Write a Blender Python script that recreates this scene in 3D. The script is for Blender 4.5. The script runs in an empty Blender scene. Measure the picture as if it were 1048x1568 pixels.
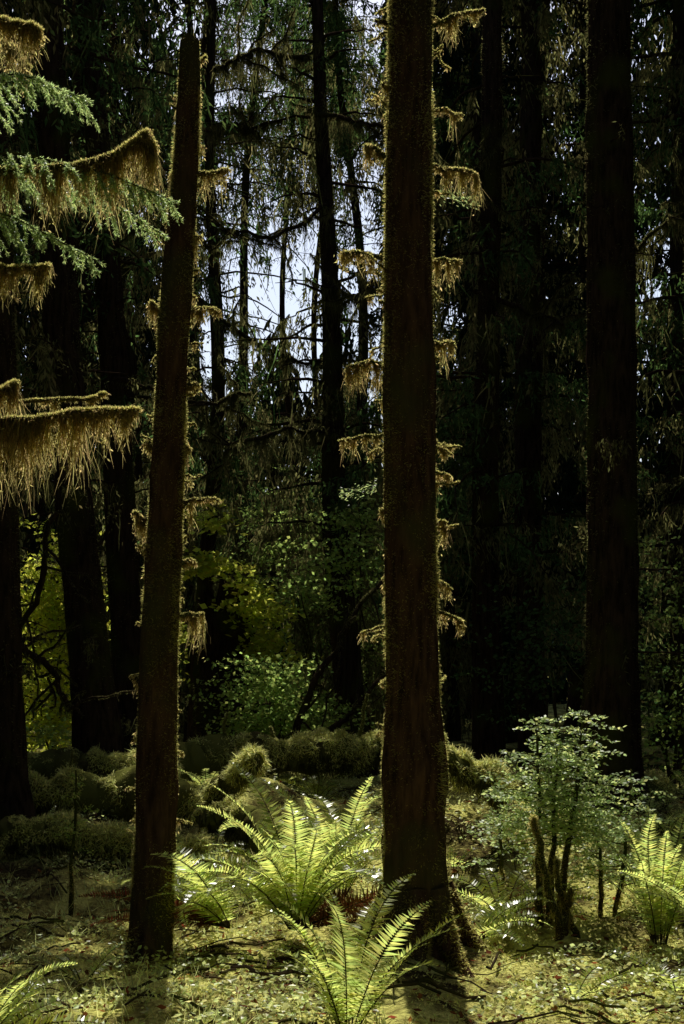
import bpy, math, numpy as np
from mathutils import Vector
R = np.random.default_rng(7)
scene = bpy.context.scene

# ------------------------------------------------------------------ sun
AZ = math.radians(-3.4); EL = math.radians(58)
S = np.array([math.sin(AZ)*math.cos(EL), math.cos(AZ)*math.cos(EL), math.sin(EL)])

# ------------------------------------------------------------------ noise
def _h(i, j, k, s):
    n = (i*374761393 + j*668265263 + k*2147483647 + s*1274126177) & 0xffffffff
    n = ((n ^ (n >> 13))*1274126177) & 0xffffffff
    n = ((n ^ (n >> 16))*2246822519) & 0xffffffff
    return ((n ^ (n >> 15)) & 0xffff)/65535.0
def vnoise(p, s=0):
    p = np.asarray(p, float); f = np.floor(p); t = p-f; t = t*t*(3-2*t); f = f.astype(np.int64)
    r = 0
    for a in (0, 1):
        for b in (0, 1):
            for c in (0, 1):
                w = (t[:, 0] if a else 1-t[:, 0])*(t[:, 1] if b else 1-t[:, 1])*(t[:, 2] if c else 1-t[:, 2])
                r = r + w*_h(f[:, 0]+a, f[:, 1]+b, f[:, 2]+c, s)
    return r
def unit(v):
    return v/np.maximum(np.linalg.norm(v, axis=-1, keepdims=True), 1e-9)

# ------------------------------------------------------------------ mesh builder (all quads)
TOT = [0]
class B:
    def __init__(s): s.v = []; s.f = []; s.m = []; s.n = 0
    def add(s, v, f, mat):
        v = np.asarray(v, float).reshape(-1, 3); f = np.asarray(f, np.int64).reshape(-1, 4)
        if len(f) == 0: return
        s.v.append(v); s.f.append(f+s.n); s.m.append(np.full(len(f), mat, np.int32)); s.n += len(v)
    def leaves(s, c, d, side, L, W, mat, wide=0.42, fold=0.0):
        n = len(c)
        if n == 0: return
        d = unit(d); side = unit(side - d*np.sum(side*d, 1, keepdims=True))
        L = np.broadcast_to(L, n)[:, None]; W = np.broadcast_to(W, n)[:, None]
        up = np.cross(side, d)
        v = np.stack([c, c+d*L*wide+side*W*.5+up*W*fold, c+d*L, c+d*L*wide-side*W*.5+up*W*fold], 1)
        s.add(v, np.arange(n*4).reshape(n, 4), mat)
    def strands(s, c, d, L, W, mat, seg=3, wob=0.12, grav=0.0):
        n = len(c)
        if n == 0: return
        d = unit(d); L = np.broadcast_to(L, n)[:, None]; W = np.broadcast_to(W, n)[:, None]
        side = unit(np.cross(d, R.normal(size=(n, 3))))
        rows = []; p = c.copy()
        for k in range(seg+1):
            w = W*(1-k/seg)**.6*.5 + .0002
            rows += [p-side*w, p+side*w]
            d = unit(d + R.normal(size=(n, 3))*wob + np.array([0, 0, -grav]))
            p = p+d*L/seg
        v = np.stack(rows, 1); m = 2*(seg+1)
        base = (np.arange(n)*m)[:, None]
        fs = [base+np.array([2*k, 2*k+1, 2*k+3, 2*k+2]) for k in range(seg)]
        s.add(v, np.stack(fs, 1), mat)
    def tube(s, pts, rad, mat, sides=6, rough=0.0, rs=0, fscale=(7, 7, 1.5)):
        pts = np.asarray(pts, float); n = len(pts); rad = np.broadcast_to(rad, n).astype(float)
        t = unit(np.gradient(pts, axis=0))
        ref = np.array([1.0, 0, 0]) if abs(t[0, 2]) > .6 else np.array([0, 0, 1.0])
        a = unit(np.cross(t, ref)); b = np.cross(t, a)
        ang = np.arange(sides)*2*math.pi/sides
        dirs = a[:, None]*np.cos(ang)[None, :, None]+b[:, None]*np.sin(ang)[None, :, None]
        rr = np.repeat(rad[:, None], sides, 1)
        if rough > 0:
            q = (pts[:, None]+dirs*rr[..., None]).reshape(-1, 3)
            nz = vnoise(q*np.array(fscale)*3, rs)-.5 + .6*(vnoise(q*np.array(fscale)*8, rs+1)-.5) + 1.2*(vnoise(q*np.array([2, 2, 1.0]), rs+2)-.5)
            rr = rr*(1+rough*nz.reshape(n, sides))
        v = (pts[:, None]+dirs*rr[..., None]).reshape(-1, 3)
        i = np.arange(n-1)[:, None]*sides; j = np.arange(sides)[None]; j2 = (j+1) % sides
        f = np.stack([i+j, i+j2, i+sides+j2, i+sides+j], -1).reshape(-1, 4)
        s.add(v, f, mat)
    def make(s, name, mats, smooth=()):
        me = bpy.data.meshes.new(name)
        v = np.concatenate(s.v); f = np.concatenate(s.f); m = np.concatenate(s.m)
        TOT[0] += len(f)
        me.vertices.add(len(v)); me.vertices.foreach_set('co', v.astype(np.float32).ravel())
        me.loops.add(len(f)*4); me.loops.foreach_set('vertex_index', f.astype(np.int32).ravel())
        me.polygons.add(len(f)); me.polygons.foreach_set('loop_start', np.arange(0, len(f)*4, 4, dtype=np.int32))
        me.polygons.foreach_set('loop_total', np.full(len(f), 4, np.int32))
        me.polygons.foreach_set('material_index', m)
        me.polygons.foreach_set('use_smooth', np.isin(m, list(smooth)))
        for x in mats: me.materials.append(x)
        me.update(calc_edges=True)
        o = bpy.data.objects.new(name, me); scene.collection.objects.link(o); return o

# ------------------------------------------------------------------ materials
def newmat(name):
    m = bpy.data.materials.new(name); m.use_nodes = True; nt = m.node_tree; nt.nodes.clear()
    return m, nt, nt.nodes.new, nt.links.new
def leafmat(name, refl, trans=None, fac=.5, rough=.5, var=.5, hue=.03, spec=0):
    m, nt, N, Lk = newmat(name)
    out = N('ShaderNodeOutputMaterial')
    geo = N('ShaderNodeNewGeometry')
    mr = N('ShaderNodeMapRange'); mr.inputs['To Min'].default_value = 1-var; mr.inputs['To Max'].default_value = 1+var*.6
    Lk(geo.outputs['Random Per Island'], mr.inputs['Value'])
    fr = N('ShaderNodeMath'); fr.operation = 'MULTIPLY'; fr.inputs[1].default_value = 37.7
    fc = N('ShaderNodeMath'); fc.operation = 'FRACT'; Lk(geo.outputs['Random Per Island'], fr.inputs[0]); Lk(fr.outputs[0], fc.inputs[0])
    mh = N('ShaderNodeMapRange'); mh.inputs['To Min'].default_value = .5-hue; mh.inputs['To Max'].default_value = .5+hue
    Lk(fc.outputs[0], mh.inputs['Value'])
    def tint(col, sh, sock):
        h = N('ShaderNodeHueSaturation'); h.inputs['Color'].default_value = (*col, 1)
        Lk(mh.outputs[0], h.inputs['Hue']); Lk(mr.outputs[0], h.inputs['Value']); Lk(h.outputs[0], sh.inputs[sock])
    df = N('ShaderNodeBsdfDiffuse')
    if trans is None:
        tint(refl, df, 'Color'); Lk(df.outputs[0], out.inputs[0]); return m
    mix = N('ShaderNodeMixShader'); mix.inputs[0].default_value = fac
    tr = N('ShaderNodeBsdfTranslucent'); tint(trans, tr, 'Color')
    if spec > .2:
        df = N('ShaderNodeBsdfPrincipled'); df.inputs['Roughness'].default_value = rough; df.inputs['Specular IOR Level'].default_value = spec
        tint(refl, df, 'Base Color')
    else: tint(refl, df, 'Color')
    Lk(df.outputs[0], mix.inputs[1]); Lk(tr.outputs[0], mix.inputs[2]); Lk(mix.outputs[0], out.inputs[0])
    return m
def barkmat(name, c1, c2, moss=(.05, .055, .012), mossamt=.5, sc=(9, 9, 1.6), fine=True):
    m, nt, N, Lk = newmat(name)
    out = N('ShaderNodeOutputMaterial'); pb = N('ShaderNodeBsdfDiffuse')
    tc = N('ShaderNodeTexCoord'); mp = N('ShaderNodeMapping'); mp.inputs['Scale'].default_value = sc
    Lk(tc.outputs['Object'], mp.inputs[0])
    n1 = N('ShaderNodeTexNoise'); n1.inputs['Scale'].default_value = 3; n1.inputs['Detail'].default_value = 6 if fine else 3; n1.inputs['Roughness'].default_value = .68
    Lk(mp.outputs[0], n1.inputs['Vector'])
    r = N('ShaderNodeValToRGB'); r.color_ramp.elements[0].position = .35; r.color_ramp.elements[1].position = .68
    r.color_ramp.elements[0].color = (*c1, 1); r.color_ramp.elements[1].color = (*c2, 1)
    Lk(n1.outputs['Fac'], r.inputs[0])
    n2 = N('ShaderNodeTexNoise'); n2.inputs['Scale'].default_value = 2.2; n2.inputs['Detail'].default_value = 4
    Lk(tc.outputs['Object'], n2.inputs['Vector'])
    mr = N('ShaderNodeMapRange'); mr.inputs['From Min'].default_value = .62-mossamt*.25; mr.inputs['From Max'].default_value = .78-mossamt*.25
    Lk(n2.outputs['Fac'], mr.inputs['Value'])
    mx = N('ShaderNodeMix'); mx.data_type = 'RGBA'; mx.inputs[7].default_value = (*moss, 1)
    Lk(mr.outputs[0], mx.inputs[0]); Lk(r.outputs[0], mx.inputs[6]); Lk(mx.outputs[2], pb.inputs['Color'])
    if fine:
        bp = N('ShaderNodeBump'); bp.inputs['Strength'].default_value = .9; bp.inputs['Distance'].default_value = .025
        Lk(n1.outputs['Fac'], bp.inputs['Height']); Lk(bp.outputs[0], pb.inputs['Normal'])
    Lk(pb.outputs[0], out.inputs[0])
    return m

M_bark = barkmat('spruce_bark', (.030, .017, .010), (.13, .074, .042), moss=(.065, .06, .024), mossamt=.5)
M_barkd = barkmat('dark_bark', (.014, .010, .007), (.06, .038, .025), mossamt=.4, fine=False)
M_log = barkmat('mossy_log', (.03, .024, .010), (.08, .065, .025), moss=(.12, .125, .03), mossamt=1.0, sc=(5, 5, 5))
M_twig = barkmat('twig_bark', (.03, .02, .012), (.07, .05, .03), mossamt=.8, fine=False)
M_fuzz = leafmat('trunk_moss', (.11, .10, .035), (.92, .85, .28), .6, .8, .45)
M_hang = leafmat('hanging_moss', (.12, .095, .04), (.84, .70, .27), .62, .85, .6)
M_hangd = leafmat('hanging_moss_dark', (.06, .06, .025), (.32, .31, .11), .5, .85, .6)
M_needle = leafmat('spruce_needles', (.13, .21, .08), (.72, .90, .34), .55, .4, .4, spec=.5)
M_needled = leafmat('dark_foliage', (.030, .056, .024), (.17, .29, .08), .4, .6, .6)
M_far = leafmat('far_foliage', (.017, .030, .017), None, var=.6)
M_maple = leafmat('maple_leaves', (.20, .27, .04), (.92, .96, .14), .6, .5, .4)
M_mapled = leafmat('understory_leaves', (.12, .19, .05), (.62, .80, .20), .55, .5, .5)
M_fern = leafmat('fern_frond', (.15, .20, .05), (.84, .94, .24), .6, .30, .45, spec=1.0)
M_fernd = leafmat('fern_frond_dead', (.13, .055, .025), (.36, .13, .04), .4, .6, .5)
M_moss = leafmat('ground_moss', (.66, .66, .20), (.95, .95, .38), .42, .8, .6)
M_clover = leafmat('ground_leaves', (.46, .54, .17), (.92, .96, .38), .45, .4, .7, spec=.5)
M_shrub = leafmat('shrub_leaves', (.22, .32, .11), (.82, .94, .36), .5, .45, .4, spec=.4)

# ------------------------------------------------------------------ terrain
def hgt(x, y):
    x = np.atleast_1d(np.asarray(x, float)); y = np.atleast_1d(np.asarray(y, float))
    x, y = np.broadcast_arrays(x, y); sh = x.shape; x = x.ravel(); y = y.ravel()
    t = np.clip((y-8.3)/4, 0, 1); t = t*t*(3-2*t)
    z0 = np.zeros_like(x)
    n = lambda s, k: vnoise(np.stack([x*s, y*s, z0], 1), k)-.5
    fade = np.clip(1-(np.hypot(x, y-9)-14)/20, .25, 1)
    h = .30*t + fade*(.26*n(.45, 3)+.24*n(1.3, 4)*np.clip(t+.3, 0, 1)+.15*n(3.1, 5)+.07*n(8, 6)+.025*n(20, 8))
    h += .36*np.exp(-((x-.95)**2/.5+(y-10.6)**2/.7))+.30*np.exp(-((x+1.05)**2/.35+(y-12.2)**2/.5))+.25*np.exp(-((x+.1)**2/.8+(y-12.6)**2/.6))
    h += .10*np.exp(-((x-.4)**2+(y-7.6)**2)/.16)
    h += np.clip(y-60, 0, None)*.02
    return h.reshape(sh)
def H(x, y): return float(hgt(x, y)[0])
u = np.linspace(-1, 1, 460)
xs = np.sinh(u*5.2)/math.sinh(5.2)*350*1.0
vv = np.linspace(-1, 1, 520); ys = 8+np.sinh(vv*5.2)/math.sinh(5.2)*400
X, Y = np.meshgrid(xs, ys); Z = hgt(X, Y)
g = B(); nx, ny = len(xs), len(ys)
i = np.arange(ny-1)[:, None]*nx; j = np.arange(nx-1)[None]
g.add(np.stack([X, Y, Z], -1), np.stack([i+j, i+j+1, i+nx+j+1, i+nx+j], -1), 0)
m, nt, N, Lk = newmat('forest_floor')
out = N('ShaderNodeOutputMaterial'); pb = N('ShaderNodeBsdfDiffuse')
tc = N('ShaderNodeTexCoord'); n1 = N('ShaderNodeTexNoise'); n1.inputs['Scale'].default_value = 2.5; n1.inputs['Detail'].default_value = 6; n1.inputs['Roughness'].default_value = .7
n2 = N('ShaderNodeTexNoise'); n2.inputs['Scale'].default_value = 45; n2.inputs['Detail'].default_value = 3
Lk(tc.outputs['Object'], n1.inputs['Vector']); Lk(tc.outputs['Object'], n2.inputs['Vector'])
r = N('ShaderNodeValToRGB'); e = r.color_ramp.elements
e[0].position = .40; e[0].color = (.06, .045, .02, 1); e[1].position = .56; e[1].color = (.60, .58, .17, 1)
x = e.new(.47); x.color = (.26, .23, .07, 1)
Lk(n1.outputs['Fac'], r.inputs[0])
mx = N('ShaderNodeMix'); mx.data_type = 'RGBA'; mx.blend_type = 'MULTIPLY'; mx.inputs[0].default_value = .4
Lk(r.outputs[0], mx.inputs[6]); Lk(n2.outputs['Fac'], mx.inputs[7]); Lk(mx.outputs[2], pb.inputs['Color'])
bp = N('ShaderNodeBump'); bp.inputs['Strength'].default_value = 1; bp.inputs['Distance'].default_value = .03
Lk(n2.outputs['Fac'], bp.inputs['Height']); Lk(bp.outputs[0], pb.inputs['Normal']); Lk(pb.outputs[0], out.inputs[0])
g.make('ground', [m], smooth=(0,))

# ------------------------------------------------------------------ gaps cut in the added canopy and the boughs to place sun patches
WIN = [(0.2, 4.6, 4.8, 2.7), (-.30, 8.0, 1.2, 2.0), (1.7, 9.3, 1.5, 2.9), (.1, 11.2, 1.4, 1.7), (-.8, 13.2, 1.6, 1.5),
       (-4.1, 19.6, 1.9, 3.6), (-1.3, 18.0, 1.7, 2.4), (-.4, 22., 1.9, 2.4), (-1., 27.5, 3., 3.5), (-.3, 15.8, 1.4, 1.2), (-2.1, 11.6, .6, .7)]
def proj(p):
    t = (p[:, 2]-1)/S[2]; return p[:, 0]-S[0]*t, p[:, 1]-S[1]*t
def sunlit(p):
    gx, gy = proj(p)
    o = np.zeros(len(p), bool)
    for a, b, c, d in WIN: o |= ((gx-a)/c)**2+((gy-b)/d)**2 < 1
    return o
def cull(p, keep=.06, zmin=4.5):
    s = sunlit(p) & (p[:, 2] > zmin)
    return ~s | (R.random(len(p)) < keep)
def speck(p):      # canopy cards left inside the gaps to cast small irregular shade patches
    gx, gy = proj(p)
    return (vnoise(np.stack([gx*1.5, gy*1.1, gx*0], 1), 95) < .2) & (gy > 8.2)
def holes(p):      # irregular breaks cut in the added canopy, to dapple sun farther back
    gx, gy = proj(p)
    return (gy > 13) & (vnoise(np.stack([gx*.55, gy*.4, gx*0], 1), 91) > .62)

def rdir(n, down=0.0):
    d = R.normal(size=(n, 3)); d = unit(d); d[:, 2] -= down; return unit(d)

# ------------------------------------------------------------------ boughs
def bough(b, base, az, L, droop, rise=.1, dens=1.0, wood=0, leaf=1, moss=2, ls=.5, size=.09, r0=.02, kp=.06, mossf=.35, K=8):
    t = np.linspace(0, 1, 9)[:, None]
    d = np.array([math.cos(az), math.sin(az), 0])
    wob = np.cumsum(R.normal(size=(9, 3))*.03*L, 0)*np.array([1, 1, .6]); wob[0] = 0
    P = base+d*L*t+np.array([0, 0, 1.0])*(rise*t-droop*t*t)*L+wob
    b.tube(P, r0*(1-t[:, 0]*.85), wood, 5)
    n = int(24*L*dens)
    if n < 1: return
    tt = R.random(n)**.8; k = np.clip((tt*8).astype(int), 0, 7); f = (tt*8-k)[:, None]
    c = P[k]*(1-f)+P[k+1]*f
    side = np.array([-d[1], d[0], 0])
    c = c+side*(R.normal(size=(n, 1))*.13*L*(1.1-tt[:, None]))+np.array([0, 0, -.02])
    c = c[cull(c, kp)]; n = len(c)
    if n < 1: return
    tt = R.random(n)
    ll = ls*(.2+R.random(n)**2)*(1.1-.6*tt)
    ism = vnoise(c*1.3, 31) < mossf+.1
    for sel, mat in ((~ism, leaf), (ism, moss)):
        b.strands(c[sel], rdir(int(sel.sum()), 2.2), ll[sel]*1.1, size*R.uniform(.12, .3, int(sel.sum())), mat, 3, .22, .15)
    q = np.repeat(c, K, 0); kk = np.tile(np.arange(K)/K, n); LL = np.repeat(ll, K)
    q = q+R.normal(size=q.shape)*.03*(.5+LL[:, None]); q[:, 2] -= kk*LL
    mm = np.repeat(ism, K)
    for sel, mat, dn, w in ((~mm, leaf, .8, .30), (mm, moss, 1.8, .28)):
        nn = int(sel.sum())
        dd = rdir(nn, dn)+d*.3
        b.leaves(q[sel], dd, R.normal(size=(nn, 3)), size*(.5+.7*R.random(nn)), size*w*(.6+.8*R.random(nn)), mat)

def along(P, t):
    n = len(P)-1; k = np.clip((t*n).astype(int), 0, n-1); f = (t*n-k)[:, None]
    return P[k]*(1-f)+P[k+1]*f
def trunk_pts(x0, y0, x1, y1, z1, n, wob=.02, z0=None):
    z0 = H(x0, y0)-.15 if z0 is None else z0
    t = np.linspace(0, 1, n)
    P = np.stack([x0+(x1-x0)*t, y0+(y1-y0)*t, z0+(z1-z0)*t], 1)
    ph = R.random(4)*6
    P[:, 0] += wob*(np.sin(t*5+ph[0])-math.sin(ph[0]))+wob*.4*np.sin(t*13+ph[1]); P[:, 1] += wob*np.sin(t*6+ph[2])
    return P
def fuzz(b, P, rad, dens, mat, lmax=.03, s=0, face=.10):
    P = np.asarray(P); seg = np.linalg.norm(np.diff(P, axis=0), axis=1); Lp = seg.sum()
    n = int(dens*Lp); t = R.random(n); c = along(P, t)
    rr = np.interp(t, np.linspace(0, 1, len(P)), rad)
    a = R.random(n)*2*math.pi; d = np.stack([np.cos(a), np.sin(a), np.zeros(n)], 1)
    c = c+d*rr[:, None]*.97
    nz = vnoise(c*np.array([6, 6, 4.0]), 40+s)*.65+.35*vnoise(c*np.array([20, 20, 14.0]), 41+s)
    back = .5+.5*(d[:, 1]*.6+np.abs(d[:, 0])*.6)
    k = R.random(n) < np.clip((nz-.2)*2.6, .08, 1)*np.clip(back, face, 1); c = c[k]; d = d[k]; nz = nz[k]; n = len(c)
    dd = unit(d+R.normal(size=(n, 3))*.45+np.array([0, 0, .1]))
    b.strands(c, dd, lmax*(.25+R.random(n))*np.clip(nz*1.6-.2, .3, 1.6), R.uniform(.0018, .0045, n)*(lmax/.026), mat, 2, .35, .15)

def bgtree(x0, y0, lean, r, zt, z_lo=2.0, nb=34, Lb=1.8, dens=1.0, ls=.6, size=.09, leaf=None, droop=.45, mossf=.35, name='spruce_tree', fz=0, wob=.06, tw=16, kp=.06, K=8):
    b = B()
    P = trunk_pts(x0, y0, x0+lean, y0+.2, zt, int(zt/.25), wob)
    zz = (P[:, 2]-P[0, 2])/(zt)
    rad = r*(1-.75*zz)+r*.7*np.exp(-zz*zt/.35)
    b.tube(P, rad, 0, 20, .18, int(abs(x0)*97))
    if fz:
        ke = P[:, 2] < 9; fuzz(b, P[ke], rad[ke], fz, 2, .045, 3)
    for k in range(nb):
        z = z_lo+(zt-z_lo)*((k+R.random())/nb); i = int(np.clip(np.searchsorted(P[:, 2], z), 1, len(P)-1))
        az = R.random()*2*math.pi
        fl = (1-.55*(z-z_lo)/(zt-z_lo))
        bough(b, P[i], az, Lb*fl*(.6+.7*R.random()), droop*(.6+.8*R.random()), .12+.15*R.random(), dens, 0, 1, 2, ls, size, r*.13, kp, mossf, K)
    for k in range(tw):
        z = .8+R.random()*max(8, z_lo-1); i = int(np.clip(np.searchsorted(P[:, 2], z), 1, len(P)-1)); az = R.random()*6.28
        bough(b, P[i], az, .3+.9*R.random(), .25, .1, .8, 0, 2, 2, .28, .05, .013, kp)
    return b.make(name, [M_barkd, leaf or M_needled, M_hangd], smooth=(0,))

# named mid-ground trees
bgtree(2.29, 12.0, -.05, .235, 22, z_lo=8.5, nb=30, Lb=2.4, dens=.7, fz=3000)
bgtree(1.66, 16.0, -.15, .17, 19, z_lo=2.5, nb=56, Lb=1.5, dens=1.1, fz=1500)
bgtree(2.55, 19.0, -.2, .20, 21, z_lo=2.2, nb=64, Lb=2.0, dens=1.2, fz=1500)
bgtree(4.3, 17.0, .1, .24, 20, z_lo=2.2, nb=50, Lb=2.0, dens=1.2, fz=1500)
bgtree(5.4, 23.0, .1, .28, 24, z_lo=2.0, nb=60, Lb=2.8, dens=1.3)
bgtree(.17, 18.0, -.64, .20, 11.4, z_lo=2.6, nb=58, Lb=1.6, dens=1.0, ls=.85, droop=.3, mossf=.5, fz=2500, kp=.35)
bgtree(-2.26, 13.5, -1.3, .21, 18, z_lo=6.0, nb=26, Lb=1.9, dens=.9, fz=2500)
bgtree(-2.20, 15.2, -1.1, .18, 18, z_lo=3.2, nb=34, Lb=1.5, dens=.9, fz=2000)
bgtree(-2.62, 11.2, -.35, .15, 15, z_lo=3.4, nb=26, Lb=1.2, dens=.9, fz=3000)
bgtree(-2.02, 19.5, .25, .13, 13, z_lo=3.8, nb=62, Lb=1.9, dens=.9, ls=.9, mossf=.5, kp=.35, wob=.12)
bgtree(-4.6, 17.5, -.3, .24, 20, z_lo=5, nb=40, Lb=2.1, dens=1.2)
# farther trees
far = [(-9, 27), (-6.6, 25), (-5.6, 30), (-7.5, 34), (3.6, 27), (5.2, 31), (7.2, 28), (2.9, 34), (9, 33), (4.2, 41), (-6.9, 41), (1.9, 29), (2.7, 24)]
for x_, y_ in far:
    bgtree(x_, y_, R.normal()*.3, .22+.1*R.random(), 20+3*R.random(), z_lo=1.5, nb=66, Lb=2.4, dens=1.0, ls=1.0, size=.15, leaf=M_far, K=7)
# younger, lower trees below the opening in the forest
for x_, y_, zt in [(-3.0, 27, 7.6), (-1.6, 25, 6.8), (-.3, 28, 7.6), (.9, 26, 7.4), (-2.2, 33, 8.8), (.2, 35, 8.8), (-1.0, 22.5, 5.6), (1.8, 23.5, 7.0), (-3.6, 23.5, 6.0), (.4, 21.5, 5.4)]:
    bgtree(x_, y_, R.normal()*.2, .10, zt, z_lo=.5, nb=46, Lb=1.4, dens=1.3, ls=.8, size=.09, mossf=.5, kp=.5)
for x_, y_, zl, r_, kp_ in [(-2.9, 30., 10.6, .2, .6), (-1.9, 27., 10.2, .12, .6), (-.9, 31.5, 11.8, .1, .6), (.3, 28., 10.6, .14, .6), (1.2, 30., 8.0, .2, .6), (-3.9, 26, 7.0, .2, .08), (-2.6, 24, 8.8, .1, .12), (-.4, 36, 15.0, .12, .9)]:
    bgtree(x_, y_, R.normal()*.5, r_, 18.5, z_lo=zl, nb=62, Lb=1.9, dens=1.25, ls=1.0, size=.11, leaf=M_needled, mossf=.3, wob=.22, tw=14, kp=kp_)

# ------------------------------------------------------------------ forest mass: added shade canopy, distant wall, light-blocking sides
b = B()
n = 85000
c = np.stack([R.uniform(-30, 30, n), R.uniform(9, 72, n), R.uniform(0, 7, n)], 1); c[:, 2] += .5*c[:, 1]+3.2
c = c[(vnoise(c/np.array([3, 3, 4]), 11) > .30)]; lit = sunlit(c); c = c[~lit | (speck(c) & (R.random(len(c)) < .5))]; c = c[~holes(c)]
n2_ = 15000
c2 = np.stack([R.uniform(-25, 25, n2_), R.uniform(-20, 9, n2_), R.uniform(9, 15, n2_)], 1); c2 = c2[vnoise(c2/3, 12) > .35]; c2 = c2[cull(c2, .0)]
c = np.concatenate([c, c2]); n = len(c)
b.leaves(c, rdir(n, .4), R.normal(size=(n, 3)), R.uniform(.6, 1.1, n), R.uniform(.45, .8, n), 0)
b.make('added_shade_canopy', [M_far])  # unseen leaf cards, added to hold sun and skylight off the background

b = B()
n = 165000
c = np.stack([R.uniform(-18, 18, n), R.uniform(47, 58, n), 29*R.random(n)**1.0], 1)
gap = (c[:, 0] > -5.6) & (c[:, 0] < 1.6) & (c[:, 2] > 10.5+3.5*vnoise(c*np.array([.9, 0, 0]), 5))
c = c[~gap]
c = c[vnoise(c*np.array([.5, .2, .3]), 21) > np.where((c[:, 0] > 1.6) & (c[:, 2] > 9), .40, .26)]
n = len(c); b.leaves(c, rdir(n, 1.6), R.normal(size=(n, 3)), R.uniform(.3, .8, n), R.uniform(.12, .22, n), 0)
n = 50000  # unseen ring of leaf cards, added to block ambient light from sides and behind
a = R.uniform(0, 2*math.pi, n); rr = R.uniform(14, 22, n)
c = np.stack([rr*np.cos(a), rr*np.sin(a)*1.0+6, R.uniform(0, 14, n)], 1)
ok = ((np.abs(c[:, 0]) > .27*c[:, 1]+2.5) | (c[:, 1] < -2)) & ((c[:, 1] > -2) | (c[:, 2] < 9))
c = c[ok]; c = c[cull(c, .05)]
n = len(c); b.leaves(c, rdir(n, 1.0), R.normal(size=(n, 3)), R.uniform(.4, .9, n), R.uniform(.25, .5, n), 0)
b.make('background_forest_and_light_block', [M_far])

# distant hill
b = B(); hx = np.linspace(-260, 260, 160); hy = np.linspace(110, 330, 50)
HX, HY = np.meshgrid(hx, hy); q = np.stack([HX.ravel()*.03, HY.ravel()*.03, HX.ravel()*0], 1)
HZ = (26*np.sin(np.clip((HY-110)/120, 0, 1)*math.pi/2)*(.75+.5*vnoise(q, 2).reshape(HX.shape)) + 3*vnoise(q*9, 3).reshape(HX.shape))-1
i = np.arange(49)[:, None]*160; j = np.arange(159)[None]
b.add(np.stack([HX, HY, HZ], -1), np.stack([i+j, i+j+1, i+160+j+1, i+160+j], -1), 0)
b.make('hill', [M_far], smooth=(0,))

# ------------------------------------------------------------------ mossy branch with hanging moss
def mossy(b, P, r, drape, mats, clumps=8, per=70, w=.05, top=1.0, sw=.004, skip=0.0):
    """mats: wood, fuzz, hang"""
    P = np.asarray(P, float); Lp = np.sum(np.linalg.norm(np.diff(P, axis=0), axis=1))
    tt = np.linspace(0, 1, len(P))
    b.tube(P, r*(1-.5*tt)+.002, mats[0], 8, .3, 3)
    n = int(Lp*2800*top); t = R.random(n); c = along(P, t)
    d = rdir(n); d[:, 2] = np.abs(d[:, 2])*1.1-.15; d = unit(d)
    b.strands(c+d*r*.6, d, R.uniform(.005, .018, n)*(.6+r*20), R.uniform(.002, .005, n), mats[1], 2, .3)
    for k in range(clumps):
        tc_ = skip+(1-skip)*(k+R.random())/clumps; Lc = drape*(.12+1.2*R.random()**1.8); ww = w*(.25+.6*R.random())/Lp
        m_ = int(per*(.25+.9*R.random())*(.4+.6*Lc/drape)); off = np.clip(R.normal(size=m_)*.5, -1.2, 1.2)
        t = np.clip(tc_+off*ww, 0, 1); c = along(P, t)+R.normal(size=(m_, 3))*r*.5
        ll = Lc*(1-.8*np.abs(off)/1.2)*(.2+.8*R.random(m_))
        d = np.tile([0., 0, -1], (m_, 1))+R.normal(size=(m_, 3))*.10
        ctr = along(P, np.full(m_, tc_)); d[:, :2] += (ctr-c)[:, :2]/max(Lc, .05)*.8
        b.strands(c, d, ll, R.uniform(.4, 1.3, m_)*sw, mats[2], 4, .24, .38)
        m2 = int(m_*2.0); s_ = R.integers(max(m_, 1), size=m2); f = R.random(m2); cc = c[s_]+np.stack([R.normal(size=m2)*.009, R.normal(size=m2)*.009, -f*ll[s_]*.95], 1)
        b.leaves(cc, rdir(m2, 1.0), R.normal(size=(m2, 3)), R.uniform(.008, .026, m2), R.uniform(.003, .009, m2), mats[2])
    n = int(Lp*400); t = R.random(n); c = along(P, t)
    b.strands(c, rdir(n, 1.8), drape*R.uniform(.05, .25, n), R.uniform(.5, 1.3, n)*sw, mats[2], 3, .3, .4)

def stub(b, base, az, L, rise, r, drape, mats, clumps=4, per=60, hook=0.0, sw=.004):
    t = np.linspace(0, 1, 8)[:, None]
    P = base+np.array([math.cos(az), math.sin(az), rise])*L*t+np.array([0, 0, 1.])*hook*L*np.sin(t*math.pi)*.4+np.cumsum(R.normal(size=(8, 3))*.007, 0)
    mossy(b, P, r, drape, mats, clumps, per, .03, 1.0, sw, .1)

# ------------------------------------------------------------------ main spruce
b = B()
P = trunk_pts(.40, 7.6, .36, 7.6, 16, 260, .012, z0=-.25)
P[:, 0] = .365+.04*np.exp(-np.clip(P[:, 2], 0, 9)/.5)+.01*np.sin(P[:, 2]*1.3)
zc = np.clip(P[:, 2], 0, 99)
rad = .150-.006*zc+.085*np.exp(-zc/.30)+.024*np.exp(-((zc-1.05)/.22)**2)
b.tube(P, rad, 0, 64, .16, 5)
for az, L in ((.2, .35), (1.5, .4), (2.7, .4), (3.9, .36), (4.7, .3), (5.4, .3)):
    t = np.linspace(0, 1, 9); q = np.stack([.40+np.cos(az)*(.12+L*t), 7.6+np.sin(az)*(.12+L*t), .32*(1-t)**2.0-.03-.09*t+H(.4, 7.6)], 1)
    b.tube(q, .085*(1-t*.75), 0, 14, .3, 9); fuzz(b, q, .085*(1-t*.75), 9000, 1, .035, face=.6)
ke = P[:, 2] < 6.5
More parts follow.
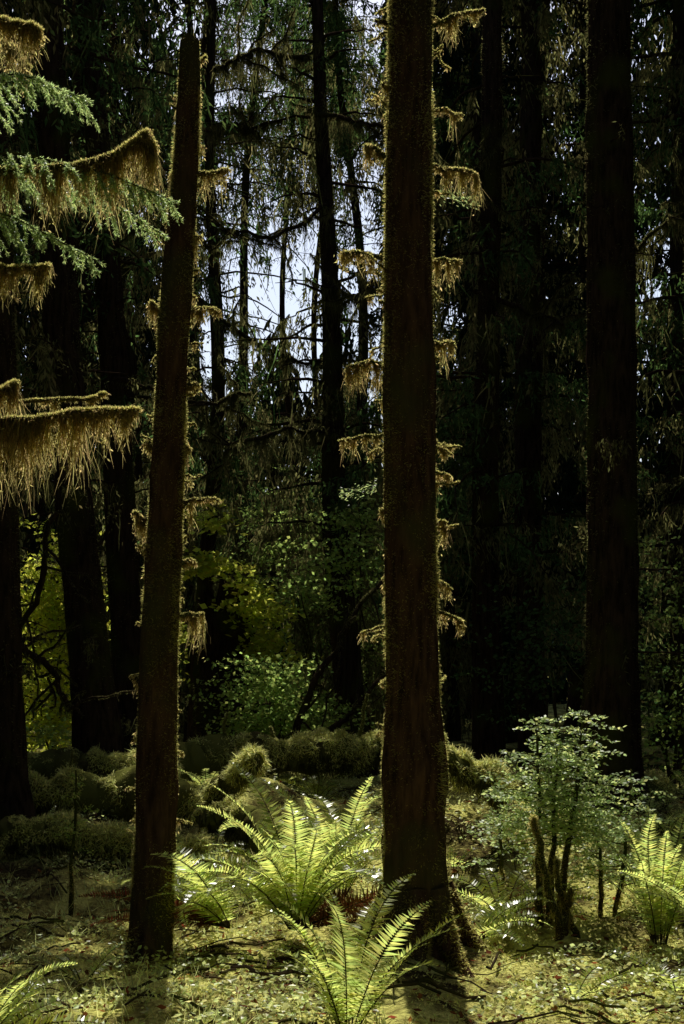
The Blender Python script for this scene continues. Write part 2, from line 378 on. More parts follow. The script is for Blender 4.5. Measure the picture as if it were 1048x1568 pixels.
fuzz(b, P[ke], rad[ke], 20000, 1, .030, face=.14)
ke = P[:, 2] < 1.2
fuzz(b, P[ke], rad[ke], 24000, 1, .05, 2, face=.35)
def tb(z, side, P=P, rad=rad):
    i = int(np.searchsorted(P[:, 2], z)); return P[i]+np.array([side*rad[i]*.9, .02, 0])
mats = (2, 1, 3)
for z, sd, L, rise, r, dr, cl in [
    (4.66, -1, .06, .3, .018, .14, 3), (4.32, -1, .13, .15, .018, .18, 5), (3.76, -1, .21, .05, .016, .19, 7), (3.15, -1, .20, .0, .010, .18, 7),
    (2.77, -1, .19, -.05, .008, .17, 6), (2.4, -1, .03, .0, .012, .12, 2), (5.0, -1, .05, .0, .012, .12, 2), (3.5, -1, .04, -.5, .01, .1, 2), (2.0, -1, .03, -.3, .01, .1, 2),
    (4.98, 1, .27, .35, .010, .16, 8), (4.53, 1, .15, .0, .008, .16, 5), (4.22, 1, .24, -.15, .012, .21, 10), (3.76, 1, .15, .0, .008, .15, 5),
    (3.27, 1, .11, .0, .014, .21, 6), (2.76, 1, .16, .0, .005, .10, 3), (2.58, 1, .05, -.2, .008, .22, 3), (2.33, 1, .07, -.5, .008, .2, 4),
    (2.05, 1, .10, -.6, .007, .14, 3), (1.86, 1, .13, -.4, .008, .14, 3), (1.45, -1, .04, 0, .02, .08, 2)]:
    az = 0.0 if sd > 0 else math.pi
    stub(b, tb(z, sd), az+R.normal()*.15, L*1.05, rise, r, dr*1.15, mats, cl, 95, .15)
for k in range(40):
    z = R.uniform(1.2, 5.2); sd = R.choice([-1, 1]); L = R.uniform(.03, .13); az = (0 if sd > 0 else math.pi)+R.normal()*.5
    stub(b, tb(z, sd*.98), az, L, R.normal()*.4, .004, .09, mats, 1, 30, 0)
for z, sd in ((4.05, 1), (2.5, -1)):
    c0 = tb(z, sd); n = 160; t = R.random(n); c = c0+np.stack([sd*(.05+.2*t), R.normal(size=n)*.03, .05-.05*t+R.normal(size=n)*.02], 1)
    b.leaves(c, np.stack([sd*np.ones(n), R.normal(size=n), -.3+R.normal(size=n)*.5], 1), R.normal(size=(n, 3)), .02, .005, 5)
for k in range(50):
    z = 7+9*(k+R.random())/50; i = min(int(np.searchsorted(P[:, 2], z)), len(P)-1)
    bough(b, P[i], R.random()*6.28, 2.2*(1-.6*(z-7)/9), .35, .15, .7, 2, 4, 3, .4, .14, .02)
b.make('spruce_tree', [M_bark, M_fuzz, M_twig, M_hang, M_needled, M_needle], smooth=(0,))

# ------------------------------------------------------------------ broken snag (left)
b = B()
zt = 5.12; z0 = -.2; nn = 150; t = np.linspace(0, 1, nn); z = z0+(zt-z0)*t
xx = np.interp(z, [-.2, .3, .9, 2.4, 3.9, 5.12], [-1.09, -1.075, -1.05, -1.0, -.915, -.855])
P2 = np.stack([xx+.008*np.sin(z*3.1), 8+.02*np.sin(z*1.7), z], 1)
rad2 = np.interp(z, [-.2, .1, .5, 2.4, 3.9, 5.0, 5.12], [.160, .125, .112, .094, .077, .054, .049])
b.tube(P2, rad2, 0, 56, .18, 15)
na = 40
a = np.arange(na)*2*math.pi/na; rt = rad2[-1]*.93
c = P2[-1]+np.stack([np.cos(a)*rt, np.sin(a)*rt, np.full(na, -.04)], 1)
b.leaves(c, np.stack([np.cos(a)*.05, np.sin(a)*.05, np.ones(na)], 1), np.stack([-np.sin(a), np.cos(a), a*0], 1), .05+.06*R.random(na)*(1+.5*np.cos(a-2.6)), .022, 0, .3)
cap = P2[-1]+np.stack([np.cos(a)*rt, np.sin(a)*rt, np.full(na, -.012)], 1)
capc = P2[-1]-np.array([0, 0, .03])
for k in range(0, na, 2): b.add([cap[k], cap[(k+1) % na], cap[(k+2) % na], capc], [[0, 1, 2, 3]], 0)
fuzz(b, P2, rad2, 19000, 1, .030, 4, face=.16)
tb2 = lambda z, s: tb(z, s, P2, rad2)
for z, sd, L, rise, r, dr, cl in [
    (4.78, -1, .05, .6, .018, .14, 4), (4.80, 1, .03, .2, .015, .16, 4), (4.34, 1, .16, .22, .013, .2, 8), (4.35, -1, .04, .2, .014, .10, 3),
    (3.96, 1, .03, .2, .016, .2, 4), (3.56, 1, .22, -.02, .009, .14, 8), (3.56, -1, .04, .4, .016, .16, 4), (3.15, 1, .09, -.05, .016, .2, 6),
    (2.82, -1, .07, .0, .006, .08, 3), (2.83, 1, .03, .2, .015, .16, 3), (2.50, 1, .19, .0, .009, .18, 7), (2.40, -1, .05, .5, .016, .14, 4),
    (2.18, 1, .08, -.05, .012, .2, 6), (1.88, 1, .14, .0, .012, .27, 8), (1.5, -1, .07, .3, .018, .16, 3), (2.2, -1, .03, 0, .012, .12, 3), (5.0, 1, .04, .3, .01, .06, 1)]:
    stub(b, tb2(z, sd), (0 if sd > 0 else math.pi)+R.normal()*.15, L*1.05, rise, r, dr*1.15, mats, cl, 85, .15)
for k in range(44):
    z = R.uniform(.6, 4.9); sd = R.choice([-1, 1]); L = R.uniform(.02, .09)
    stub(b, tb2(z, sd*.98), (0 if sd > 0 else math.pi)+R.normal()*.5, L, R.normal()*.4, .004, .08, mats, 1, 28, 0)
b.make('broken_snag', [M_bark, M_fuzz, M_twig, M_hang], smooth=(0,))

# ------------------------------------------------------------------ spruce standing just left of view, its mossy limbs reach in
b = B()
P3 = trunk_pts(-2.75, 6.3, -2.8, 6.3, 13, 90, .03)
b.tube(P3, .2-.012*np.clip(P3[:, 2], 0, 13), 0, 28, .12, 33)
def limb(pts, r, dr, cl, per=90, w=.05):
    pts = np.array(pts, float); tt = np.linspace(0, 1, 30); s = np.linspace(0, 1, len(pts))
    q = np.stack([np.interp(tt, s, pts[:, k]) for k in range(3)], 1)+np.cumsum(R.normal(size=(30, 3))*.005, 0)
    mossy(b, q, r, dr, (1, 2, 3), cl, per, w, 1.5, .0042)
limb([(-2.7, 6.2, 3.6), (-2.1, 6.1, 3.72), (-1.45, 6.0, 3.74), (-1.1, 6.0, 3.76), (-.92, 6.0, 3.82), (-.84, 6.0, 3.86), (-.80, 6.0, 3.80)], .018, .34, 56, 120)
limb([(-2.7, 6.3, 2.55), (-2.0, 6.1, 2.66), (-1.45, 6.0, 2.66), (-1.15, 6.0, 2.70), (-.83, 6.0, 2.68)], .015, .36, 56, 130)
limb([(-2.7, 6.3, 3.1), (-1.9, 6.1, 3.22), (-1.45, 6.0, 3.25), (-1.23, 6.0, 3.26)], .012, .22, 26, 90)
limb([(-2.7, 6.3, 4.1), (-1.9, 6.1, 4.25), (-1.42, 6.0, 4.30), (-1.25, 6.0, 4.27)], .018, .28, 26, 110)
limb([(-2.6, 6.6, 4.6), (-1.9, 6.5, 4.5), (-1.5, 6.5, 4.45), (-1.42, 6.5, 4.35)], .02, .2, 14, 100)
limb([(-2.7, 6.3, 2.0), (-2.0, 6.2, 2.6), (-1.5, 6.2, 2.75), (-1.38, 6.2, 2.78)], .016, .33, 24, 110)
limb([(-2.7, 6.3, 2.9), (-1.9, 7.2, 2.95), (-1.3, 7.4, 2.98), (-1.2, 7.4, 3.0)], .010, .14, 14, 70)
def spray(b, pts, ntw, tl, mat_w, mat_n, up=0.0, nl=.019, spread=1.0):
    pts = np.array(pts, float); tt = np.linspace(0, 1, 20); s = np.linspace(0, 1, len(pts))
    q = np.stack([np.interp(tt, s, pts[:, k]) for k in range(3)], 1)
    b.tube(q, .006*(1-.8*tt)+.001, mat_w, 5)
    ax = unit(q[-1]-q[0]); sidev = unit(np.cross(ax, [0, 0, 1.0]))
    def needles(T):
        Lt = np.linalg.norm(T[-1]-T[0]); n = int(Lt*850); t = R.random(n); c = along(T, t)
        a_ = unit(T[-1]-T[0]); d = a_*.8+R.normal(size=(n, 3))*.5; d[:, 2] -= .1
        b.leaves(c, d, R.normal(size=(n, 3)), nl*R.uniform(.7, 1.2, n), .0042, mat_n)
    needles(q[8:])
    for k in range(ntw):
        t0 = .15+.83*(k/ntw); sg = 1 if k % 2 else -1; base = along(q, np.array([t0]))[0]
        L = tl*(1.15-t0*.75)*R.uniform(.7, 1.15)
        d = ax*R.uniform(.5, .9)+sidev*sg*R.uniform(.5, 1.0)*spread+np.array([0, 0, up-.25+.15*R.normal()])
        d = d/np.linalg.norm(d); u_ = np.linspace(0, 1, 8)[:, None]
        T = base+d*L*u_+np.array([0, 0, -.5])*L*u_*u_
        b.tube(T, .0022*(1-.7*u_[:, 0]), mat_w, 4); needles(T)
        for m_ in range(int(L/.05)):
            b0 = along(T, np.array([.15+.8*m_/(L/.05)]))[0]; s2 = 1 if m_ % 2 else -1
            d2 = d+s2*np.cross(d, [0, 0, 1])*R.uniform(.5, .9)+np.array([0, 0, -.45]); d2 = d2/np.linalg.norm(d2)
            T2 = b0+d2*L*.38*R.uniform(.6, 1.1)*u_+np.array([0, 0, -.05])*u_*u_
            needles(T2)
for pts, nt_, tl in [
    ([(-2.2, 6.2, 3.9), (-1.7, 6.0, 4.02), (-1.35, 5.9, 4.06), (-1.02, 5.8, 3.90)], 24, .25),
    ([(-1.9, 6.2, 3.8), (-1.4, 6.1, 3.80), (-1.0, 6.0, 3.68), (-.68, 5.9, 3.52)], 26, .22),
    ([(-1.7, 6.0, 3.75), (-1.3, 6.3, 3.74), (-1.0, 6.3, 3.64), (-.78, 6.3, 3.5)], 14, .17),
    ([(-2.2, 6.2, 3.5), (-1.7, 6.0, 3.55), (-1.4, 6.0, 3.5), (-1.0, 5.95, 3.28)], 24, .22)]:
    spray(b, pts, nt_, tl, 1, 4)
for k in range(40):
    z = 5.5+7.5*(k+R.random())/40; i = min(int(np.searchsorted(P3[:, 2], z)), len(P3)-1)
    bough(b, P3[i], R.random()*6.28, 2.0*(1-.6*(z-5.5)/7.5), .35, .15, .7, 1, 5, 3, .4, .14, .02)
b.make('spruce_tree', [M_bark, M_twig, M_fuzz, M_hang, M_needle, M_needled], smooth=(0,))

# ------------------------------------------------------------------ tall stump
b = B(); t = np.linspace(0, 1, 40); sx, sy = -1.36, 17.0; hz = H(sx, sy)
Ps = np.stack([sx-.05*t, sy+0*t, hz-.1+(2.5-hz)*t], 1); rs = .42-.12*t+.15*np.exp(-t*9)
b.tube(Ps, rs, 0, 36, .25, 50)
a = np.arange(36)*2*math.pi/36; c = Ps[-1]+np.stack([np.cos(a)*.29, np.sin(a)*.29, a*0-.15], 1)
b.leaves(c, np.stack([a*0, a*0, a*0+1], 1), np.stack([-np.sin(a), np.cos(a), a*0], 1), .15+.3*R.random(36)+.15*np.cos(a), .14, 0, .3)
fuzz(b, Ps, rs, 5000, 1, .06, 7)
b.make('tree_stump', [M_barkd, M_hangd], smooth=())

# ------------------------------------------------------------------ fallen logs
def log(p0, p1, r0, r1, sag=0, dens=9000, name='fallen_log', extra=(), lift=.5):
    b = B(); t = np.linspace(0, 1, 90)[:, None]; q = np.array(p0)*(1-t)+np.array(p1)*t
    q[:, 1] += .10*np.sin(t[:, 0]*5)
    ns = vnoise(np.hstack([t*11+p0[0], t*0, t*0]), 61)-.5; ns2 = vnoise(np.hstack([t*31+p0[1], t*0, t*0]), 64)-.5
    rad = (r0+(r1-r0)*t[:, 0])*(1+.5*ns+.25*ns2)
    if lift:
        hh = hgt(q[:, 0], q[:, 1]); A = np.polyfit(t[:, 0], hh, 1); base = np.polyval(A, t[:, 0]); q[:, 2] = np.maximum(q[:, 2], base+.08+rad*lift)
    q[:, 2] += -sag*np.sin(t[:, 0]*math.pi)+.04*np.sin(t[:, 0]*9+p0[0])+.04*ns2
    rad[0] *= .15; rad[1] *= .8; rad[-1] *= .15; rad[-2] *= .8
    b.tube(q, rad, 0, 30, .55, 62, (1.6, 1.6, 1.6))
    Lp = np.linalg.norm(q[-1]-q[0]); n = int(dens*Lp); tt = R.random(n); c = along(q, tt); rr = np.interp(tt, t[:, 0], rad)
    ax = unit(q[-1]-q[0]); s1 = unit(np.cross(ax, [0, 0, 1.])); s2 = np.cross(s1, ax)
    a = R.normal(size=n)*1.1; d = s1*np.sin(a)[:, None]+s2*np.cos(a)[:, None]
    c = c+d*rr[:, None]*.97; nz = vnoise(c*5, 63)*.6+.4*vnoise(c*14, 65)
    k = nz > .36; c = c[k]; d = d[k]; nz = nz[k]
    b.strands(c+d*(nz[:, None]-.36)*.12, unit(d+R.normal(size=d.shape)*.7), .14*(nz-.22)*(.3+R.random(len(c))), R.uniform(.004, .011, len(c)), 1, 2, .4, .4)
    n = int(900*Lp); tt = R.random(n); c = along(q, tt)-np.array([0, 0, 1])*np.interp(tt, t[:, 0], rad)[:, None]*R.uniform(-.2, .7, (n, 1))
    c[:, 1] -= np.interp(tt, t[:, 0], rad)*.85
    b.strands(c, rdir(n, 2.2), R.uniform(.03, .16, n), .009, 2, 3, .3, .3)
    for (t0, dx, dy, dz, L, r) in extra:
        c0 = along(q, np.array([t0]))[0]; u_ = np.linspace(0, 1, 8)[:, None]
        P = c0+np.array([dx, dy, dz])*L*u_+np.cumsum(R.normal(size=(8, 3))*.015, 0)
        mossy(b, P, r, .12, (0, 1, 2), 5, 40, .05)
    return b.make(name, [M_log, M_moss, M_hangd], smooth=(0,))
log((-1.9, 13.4, .62), (.75, 14.2, .84), .19, .16, .03, 10000, extra=((.3, .1, -.2, 1, .5, .02), (.75, .3, 0, 1, .6, .02), (.5, -.3, .2, .8, .4, .02)))
log((-4.6, 13.0, .56), (-1.5, 13.2, .60), .17, .15, 0, 8000)
log((-3.9, 11.3, .40), (-1.15, 11.7, .46), .17, .14, 0, 9000, extra=((.6, .1, 0, 1, .35, .015),))
log((-3.2, 10.2, .18), (-1.0, 10.6, .26), .11, .09, 0, 9000)
log((-1.75, 12.4, .15), (-.65, 11.4, .85), .12, .06, .02, 9000, lift=0)
log((-1.1, 11.0, .42), (-.1, 10.3, .30), .12, .09, .02, 9000)
log((.50, 9.7, 1.14), (1.15, 10.3, .62), .05, .10, -.03, 9000, 'mossy_root', lift=0)
log((.7, 11.5, .6), (2.8, 12.3, .5), .15, .12, 0, 8000)
def deadbranch(P, r, name='dead_branch', dr=.15):
    b = B(); P = np.array(P, float); tt = np.linspace(0, 1, 20); s = np.linspace(0, 1, len(P))
    q = np.stack([np.interp(tt, s, P[:, k]) for k in range(3)], 1)+np.cumsum(R.normal(size=(20, 3))*.02, 0)
    mossy(b, q, r, dr, (0, 1, 2), 8+int(dr*10), 45, .10, .5, .009)
    for k in range(9):
        i = R.integers(2, 19); d = rdir(1)[0]; L = .3+.5*R.random(); u_ = np.linspace(0, 1, 6)[:, None]
        P_ = q[i]+d*L*u_+np.cumsum(R.normal(size=(6, 3))*.03, 0); mossy(b, P_, r*.3, dr*.7, (0, 1, 2), 2, 20, .08, .3, .008)
    b.make(name, [M_barkd, M_hangd, M_hangd], smooth=(0,))
deadbranch([(-.55, 15, .7), (-.2, 15, 1.6), (.1, 15, 2.0), (.6, 15.2, 2.6)], .035)
deadbranch([(-.1, 14.5, .9), (.2, 14.5, 1.2), (.8, 14.5, 1.6)], .025)
deadbranch([(-3.3, 12.5, 1.3), (-2.8, 12.5, 2.2), (-2.6, 12.5, 2.9)], .03)
deadbranch([(-2.95, 12, 1.9), (-2.6, 12, 1.6), (-2.2, 12.1, 1.2)], .03)
for P_, r_, dr_ in [([(-2.0, 19, 6.6), (-1.2, 18.6, 5.9), (-.5, 18.4, 5.5), (.1, 18, 5.6)], .03, .8), ([(-.2, 18, 7.4), (-.9, 17.5, 6.8), (-1.5, 17, 6.7)], .025, .6),
                    ([(-2.4, 15, 4.6), (-1.6, 15, 4.3), (-1.0, 15.2, 4.5)], .025, .5), ([(0, 18, 4.6), (-.6, 17.3, 4.3), (-1.2, 17, 3.9)], .025, .6),
                    ([(-.3, 18, 8.6), (.4, 17.6, 8.3), (.9, 17.3, 7.9)], .03, .8), ([(-.1, 18, 5.2), (.4, 17.6, 5.0), (.7, 17.3, 4.7)], .03, .6),
                    ([(-2.0, 19, 8.8), (-1.4, 18.6, 8.5), (-.8, 18.4, 8.6)], .03, .9), ([(-.4, 18, 9.3), (-1.1, 17.6, 9.2), (-1.7, 17.4, 8.9)], .03, .9),
                    ([(-2.2, 15.4, 6.4), (-1.6, 15.4, 6.3), (-1.1, 15.3, 6.0)], .025, .4), ([(-.1, 18, 6.4), (.3, 17.6, 6.2), (.6, 17.3, 6.3)], .03, .7),
                    ([(1.5, 16, 5.8), (2.0, 15.6, 5.5), (2.4, 15.4, 5.2)], .03, .6), ([(1.6, 16, 7.2), (1.2, 15.6, 7.0), (.9, 15.4, 6.6)], .025, .6), ([(2.3, 12, 5.0), (2.8, 12.2, 5.4), (3.1, 12.2, 5.5)], .02, .4)]:
    deadbranch(P_, r_, 'mossy_branch', dr_)

# ------------------------------------------------------------------ broad-leaved understory
def maple(cx, cy, spec, mat, nl, size, name='vine_maple', stems=5, flat=.5):
    b = B(); z0 = H(cx, cy)
    for k in range(stems):
        tgt = spec[R.integers(len(spec))]; t = np.linspace(0, 1, 10)[:, None]
        q = np.array([cx, cy, z0])*(1-t)+np.array(tgt[:3])*t; q[:, 2] += .3*np.sin(t[:, 0]*3.1); q += np.cumsum(R.normal(size=(10, 3))*.025, 0)
        b.tube(q, .02*(1-.7*t[:, 0]), 0, 5)
    for (x, y, z, sx_, sy_, sz_, f) in spec:
        n = int(nl*f); nc = max(4, n//22); cc = np.array([x, y, z])+R.normal(size=(nc, 3))*np.array([sx_, sy_, sz_])*.55
        c = cc[R.integers(nc, size=n)]+R.normal(size=(n, 3))*np.array([.13, .13, .04])
        d = rdir(n, .15); d[:, 2] *= flat; s_ = R.normal(size=(n, 3)); s_[:, 2] *= .6
        b.leaves(c, d, s_, size*R.uniform(.6, 1.2, n), size*R.uniform(.55, .95, n), 1, .5, .1)
    return b.make(name, [M_twig, mat], smooth=(0,))
maple(-4.1, 20.2, [(-4.1, 20, 1.9, .6, .3, 1.3, 1), (-3.95, 20.1, 2.6, .4, .3, .7, .5), (-4.2, 20, .9, .5, .3, .5, .4)], M_maple, 3200, .08)
maple(-1.5, 18.4, [(-1.60, 16.4, 2.75, .30, .2, .12, .5), (-1.05, 16.6, 2.35, .25, .2, .35, .6), (-.88, 16.6, 1.8, .18, .2, .3, .4), (-1.62, 16.4, 3.3, .25, .2, .12, .2)], M_maple, 1000, .09)
maple(-2.05, 17.5, [(-2.1, 17.5, 1.9, .15, .3, .5, .6)], M_maple, 500, .08)
maple(-.75, 15.5, [(-.8, 15.3, 1.35, .45, .4, .35, 1), (-.4, 15.5, 1.0, .5, .4, .25, .7), (-.95, 15.6, .9, .4, .4, .2, .6)], M_mapled, 1800, .055, 'understory_shrub')
maple(.05, 16.5, [(.0, 16.4, 2.8, .5, .4, .4, .8), (-.5, 16.6, 2.5, .4, .4, .3, .4), (.25, 16.5, 3.3, .3, .3, .2, .4)], M_mapled, 1200, .06)
maple(-.2, 21.5, [(-.4, 21.3, 2.6, .9, .5, 1.0, 1), (.1, 21.6, 1.7, .9, .5, .7, .8), (-1.0, 21, 3.6, .6, .5, .6, .5)], M_mapled, 2800, .06, 'understory_shrub')
maple(2.2, 15.0, [(2.2, 15, 1.9, .9, .5, .9, 1), (3.2, 15, 1.2, .6, .5, .6, .6)], M_needled, 1500, .06, 'understory_shrub')
maple(3.2, 13.5, [(2.95, 13.3, 1.1, .5, .4, .8, 1), (3.1, 13.3, 2.3, .3, .4, .5, .4)], M_mapled, 1300, .05, 'understory_shrub')
maple(-3.3, 14.3, [(-3.2, 14.2, .9, .6, .4, .3, 1)], M_mapled, 900, .05, 'understory_shrub')

# ------------------------------------------------------------------ shrub on the right
def shrub(cx, cy, h, spread, nbr, name, leafsize=.02, zlo=.35, seedmat=M_shrub, stemr=.02, stems=((0, 0),)):
    b = B(); z0 = H(cx, cy)
    for dx, dy in stems:
        t = np.linspace(0, 1, 16)[:, None]; q = np.array([cx+dx*.4, cy+dy*.4, z0-.05])+np.array([dx*.6, dy*.6, h])*t+np.cumsum(R.normal(size=(16, 3))*.006, 0)
        b.tube(q, stemr*(1-.85*t[:, 0])+.002, 0, 8, .3, 70)
        lo = q[:7]; mossy(b, lo, stemr*1.1, .10, (0, 2, 3), 7, 50, .04, 1.2)
        for k in range(nbr):
            f = zlo+(1-zlo)*(k+R.random())/nbr; base = along(q, np.array([min(f, .999)]))[0]; az = k*2.4+R.random()
            L = spread*(1.15-.85*((f-zlo)/(1-zlo)))*R.uniform(.5, 1.1); u_ = np.linspace(0, 1, 10)[:, None]
            d = np.array([math.cos(az), math.sin(az), .35]); Q = base+d*L*u_+np.array([0, 0, -.38])*L*u_*u_+np.cumsum(R.normal(size=(10, 3))*.008, 0)
            b.tube(Q, .004*(1-.8*u_[:, 0]), 0, 4)
            ntw = int(L/.026)
            for m_ in range(ntw):
                bb = along(Q, np.array([.12+.87*m_/ntw]))[0]; sg = 1 if m_ % 2 else -1
                d2 = d*.7+sg*np.array([-d[1], d[0], 0])*R.uniform(.6, 1.0)+np.array([0, 0, -.3+.25*R.normal()]); l2 = L*.42*(1.1-.8*m_/ntw)*R.uniform(.6, 1.1)
                n = max(4, int(l2/leafsize*2.4)); tt = (np.arange(n)+R.random(n)*.5)/n; c = bb+d2*l2*tt[:, None]
                sgs = np.where(np.arange(n) % 2 == 0, 1, -1)[:, None]; perp = np.cross(d2, [0, 0, 1.]); perp = perp/np.linalg.norm(perp)
                dd = d2*.5+perp*sgs+R.normal(size=(n, 3))*.4
                sd_ = np.cross(dd, np.array([0, -.35, 1.])+R.normal(size=(n, 3))*.55)
                b.leaves(c, dd, sd_, leafsize*R.uniform(.7, 1.25, n), leafsize*.6, 1)
    return b.make(name, [M_twig, seedmat, M_fuzz, M_hang], smooth=(0,))
shrub(1.18, 8.5, 1.30, .46, 40, 'huckleberry_shrub', .030, .40, stemr=.022, stems=((0, 0), (.14, .1), (.3, 0)))
shrub(1.62, 8.9, 1.0, .42, 26, 'huckleberry_shrub', .030, .28, stemr=.014, stems=((0, 0), (.2, .0)))
shrub(1.0, 8.9, .85, .32, 14, 'huckleberry_shrub', .028, .40, stemr=.012)
shrub(-1.75, 9.2, .95, .25, 10, 'huckleberry_shrub', .022, .45, stemr=.014, seedmat=M_mapled)
shrub(2.05, 8.3, .6, .3, 12, 'huckleberry_shrub', .03, .3, stemr=.010)
shrub(1.95, 6.9, .4, .3, 10, 'huckleberry_shrub', .03, .2, stemr=.008)
b = B()
for (x, y, dx, h, r) in ((1.22, 8.1, -.10, .85, .026), (1.36, 8.2, -.06, .55, .02), (1.27, 8.15, .07, .42, .028)):
    t = np.linspace(0, 1, 14)[:, None]; q = np.array([x, y, H(x, y)-.05])+np.array([dx, 0, h])*t+np.cumsum(R.normal(size=(14, 3))*.012, 0)
    mossy(b, q, r, .12, (0, 1, 2), 12, 60, .05, 1.6)
b.make('mossy_dead_stems', [M_twig, M_fuzz, M_hang], smooth=(0,))

# ------------------------------------------------------------------ ferns
def fern(x, y, nf, L, name='sword_fern', az=(0, 360), el=(55, 82), curl=(70, 120), pw=.105, mat=M_fern, dead=0, seed=0, z=None, sp=.0165):
    b = B(); z0 = H(x, y) if z is None else max(z, H(x, y)-.02)
    for k in range(nf+dead):
        isd = k >= nf; m_ = 2 if isd else 1
        a = math.radians(az[0]+(az[1]-az[0])*((k % max(nf, 1))+R.random()*.8)/max(nf, 1)); Lf = L*R.uniform(.65, 1.12)
        e0 = math.radians(R.uniform(*el) if not isd else R.uniform(5, 30)); cu = math.radians(R.uniform(*curl) if not isd else R.uniform(10, 50))
        ns = 30; p = np.array([x+.04*math.cos(a), y+.04*math.sin(a), z0]); Q = [p]; sw = R.normal()*.5
        for i in range(ns):
            t = i/ns; e = e0-cu*t**1.6; aa = a+sw*t*t
            p = p+np.array([math.cos(aa)*math.cos(e), math.sin(aa)*math.cos(e), math.sin(e)])*Lf/ns; Q.append(p)
        Q = np.array(Q); b.tube(Q, np.linspace(.0038, .001, ns+1), 0, 5)
        n = int(Lf/sp); t = .10+.90*np.arange(n)/n; c = along(Q, t); tan = unit(np.gradient(c, axis=0))
        sd = unit(np.cross(tan, [0, 0, 1.0])+np.array([1e-4, 0, 0])); nrm = np.cross(sd, tan)
        prof = np.clip(np.minimum((t-.02)/.22, 1), 0, 1)**.6*np.clip((1.0-t)/.62, 0, 1)**.75
        pl = pw*prof*(L/.8)+.004; roll = R.normal()*.35
        for sg in (1, -1):
            jit = R.normal(size=(n, 3))*.10
            dd = sd*sg*math.cos(roll)+nrm*(sg*math.sin(roll)+.22)+tan*.28+jit
            wv = tan+nrm*R.normal(size=(n, 1))*.22
            kp = R.random(n) > .03
            b.leaves(c[kp], dd[kp], wv[kp], (pl*R.uniform(.8, 1.05, n))[kp], sp*.82, m_, .22)
    return b.make(name, [M_twig, mat, M_fernd], smooth=(0,))
fern(-.26, 8.0, 42, .96, el=(52, 87), curl=(50, 115), dead=12, z=.12)
fern(-.62, 8.05, 18, .86, az=(110, 260), el=(35, 62), curl=(50, 80), dead=10, z=.12)
fern(-.02, 8.6, 20, .84, el=(62, 87), curl=(40, 100), z=.2)
fern(.02, 6.05, 15, .78, el=(55, 85), curl=(35, 85), z=0.0)
fern(.95, 8.4, 14, .52, el=(35, 65), curl=(60, 110), dead=3)
fern(.70, 7.9, 10, .5, az=(-60, 60), el=(35, 60), curl=(60, 110))
fern(1.83, 8.2, 20, .78, el=(68, 88), curl=(25, 60))
fern(2.1, 7.7, 16, .7, el=(50, 80), curl=(40, 90))
fern(-1.60, 6.1, 14, .66, el=(35, 68), curl=(40, 80), az=(-60, 120))
fern(-2.0, 7.2, 14, .65, el=(35, 65), curl=(50, 90))
fern(1.15, 7.1, 9, .35, el=(20, 50), curl=(40, 80))
fern(1.7, 7.2, 12, .4, el=(20, 50), curl=(40, 80))
fern(-1.35, 7.4, 8, .35, el=(20, 60), curl=(40, 80))
for k in range(60):
    x_ = R.uniform(-3.4, 3.4); y_ = R.uniform(8.8, 14.5)
    if abs(x_) > .25*y_+.3: continue
    fern(x_, y_, 9, R.uniform(.2, .45), el=(40, 75), curl=(50, 100), sp=.022)

# ------------------------------------------------------------------ moss, oxalis and litter on the forest floor
b = B()
def scatter(n, y0, y1, pw=1.0):
    y = y0+(y1-y0)*R.random(n)**pw; x = R.uniform(-1, 1, n)*(.27*y+.8); return x, y
x, y = scatter(240000, 4.2, 18, 1.5); nz = vnoise(np.stack([x*2.2, y*2.2, x*0], 1), 81); k = nz > .32; x = x[k]; y = y[k]; nz = nz[k]; n = len(x)
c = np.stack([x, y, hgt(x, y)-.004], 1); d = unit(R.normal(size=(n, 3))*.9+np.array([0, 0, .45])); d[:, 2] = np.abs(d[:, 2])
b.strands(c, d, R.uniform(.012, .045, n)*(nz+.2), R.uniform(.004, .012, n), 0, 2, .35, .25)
x, y = scatter(60000, 4.2, 16, 1.4); nz = vnoise(np.stack([x*2.6+9, y*2.6, x*0], 1), 82); k = nz > .50; x = x[k]; y = y[k]; nz = nz[k]; n = len(x)
c = np.stack([x, y, hgt(x, y)+R.uniform(.01, .05, n)+(nz-.5)*.25*R.random(n)], 1); d = R.normal(size=(n, 3)); d[:, 2] *= .35; s_ = R.normal(size=(n, 3)); s_[:, 2] *= .4
b.leaves(c, d, s_, R.uniform(.014, .045, n), R.uniform(.012, .032, n), 1, .55, .1)
x, y = scatter(9000, 4.5, 12, 1.3); k = vnoise(np.stack([x*.9, y*.9, x*0], 1), 83) > .55; x = x[k]; y = y[k]; n = len(x)
c = np.stack([x, y, hgt(x, y)-.005], 1)
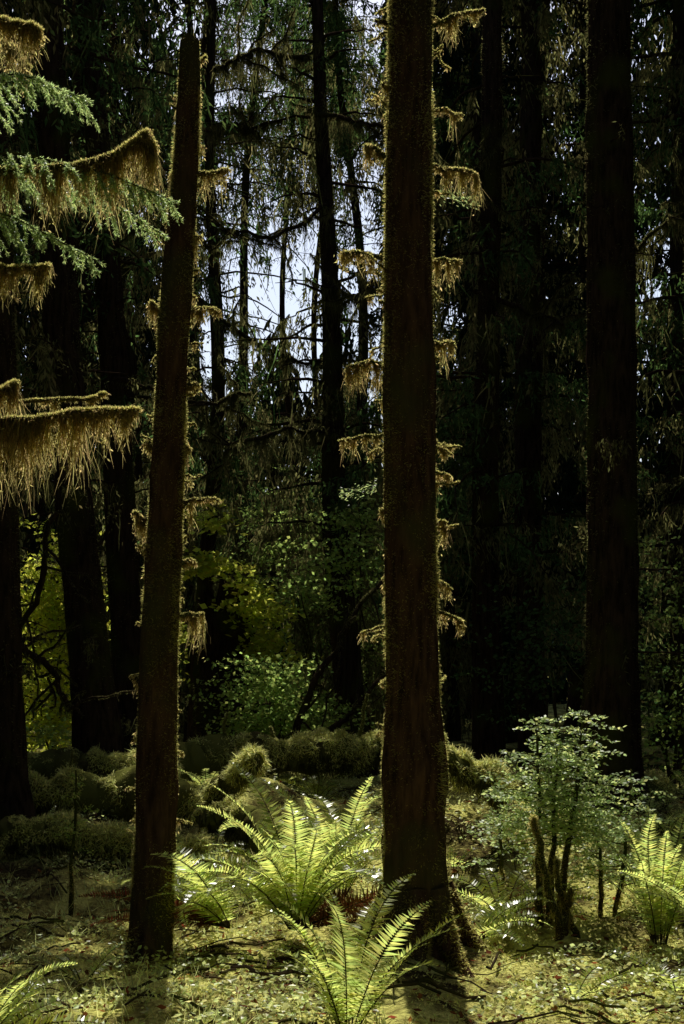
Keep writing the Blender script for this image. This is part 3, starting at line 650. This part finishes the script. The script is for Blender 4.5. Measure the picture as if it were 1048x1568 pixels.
b.strands(c, unit(R.normal(size=(n, 3))*.35+np.array([0, 0, 1])), R.uniform(.06, .2, n), .0045, 1, 4, .12, .12)
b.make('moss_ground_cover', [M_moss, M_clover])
b = B()
x, y = scatter(700, 4.5, 13, 1.2)
for x_, y_ in zip(x, y):
    L = R.uniform(.08, .5); a = R.random()*6.28; t = np.linspace(-.5, .5, 5)[:, None]
    q = np.array([x_, y_, 0])+np.array([math.cos(a), math.sin(a), 0])*L*t+np.cumsum(R.normal(size=(5, 3))*.008, 0)
    q[:, 2] = hgt(q[:, 0], q[:, 1])+.015+np.abs(R.normal())*.03
    b.tube(q, R.uniform(.002, .009), 0, 5)
n = 5000; x, y = scatter(n, 4.5, 13, 1.3); c = np.stack([x, y, hgt(x, y)+.015], 1); d = R.normal(size=(n, 3)); d[:, 2] *= .3
b.leaves(c, d, R.normal(size=(n, 3))*np.array([1, 1, .3]), R.uniform(.02, .06, n), R.uniform(.01, .035, n), 1, .5)
b.make('forest_litter', [M_twig, M_fernd])
print('TOTAL FACES', TOT[0])

# ------------------------------------------------------------------ camera, light, world
cam = bpy.data.cameras.new('camera'); co = bpy.data.objects.new('camera', cam); scene.collection.objects.link(co)
co.location = (0, 0, 1.6); co.rotation_euler = (math.radians(90), 0, 0)
cam.lens = 50; cam.sensor_width = 36; cam.shift_y = .15; cam.clip_end = 2000; scene.camera = co
sl = bpy.data.lights.new('sun', 'SUN'); sl.energy = 5; sl.angle = math.radians(.5); sl.color = (1, .96, .86)
so = bpy.data.objects.new('sun', sl); scene.collection.objects.link(so)
so.rotation_euler = Vector(S).to_track_quat('Z', 'Y').to_euler()
w = bpy.data.worlds.new('World'); scene.world = w; w.use_nodes = True; nt = w.node_tree
sky = nt.nodes.new('ShaderNodeTexSky'); sky.sky_type = 'NISHITA'; sky.sun_disc = False
sky.sun_elevation = EL; sky.sun_rotation = AZ; sky.dust_density = 3.0
bg = nt.nodes['Background']; bg.inputs[1].default_value = .15; nt.links.new(sky.outputs[0], bg.inputs[0])
scene.view_settings.view_transform = 'Standard'; scene.view_settings.look = 'None'; scene.view_settings.exposure = 0
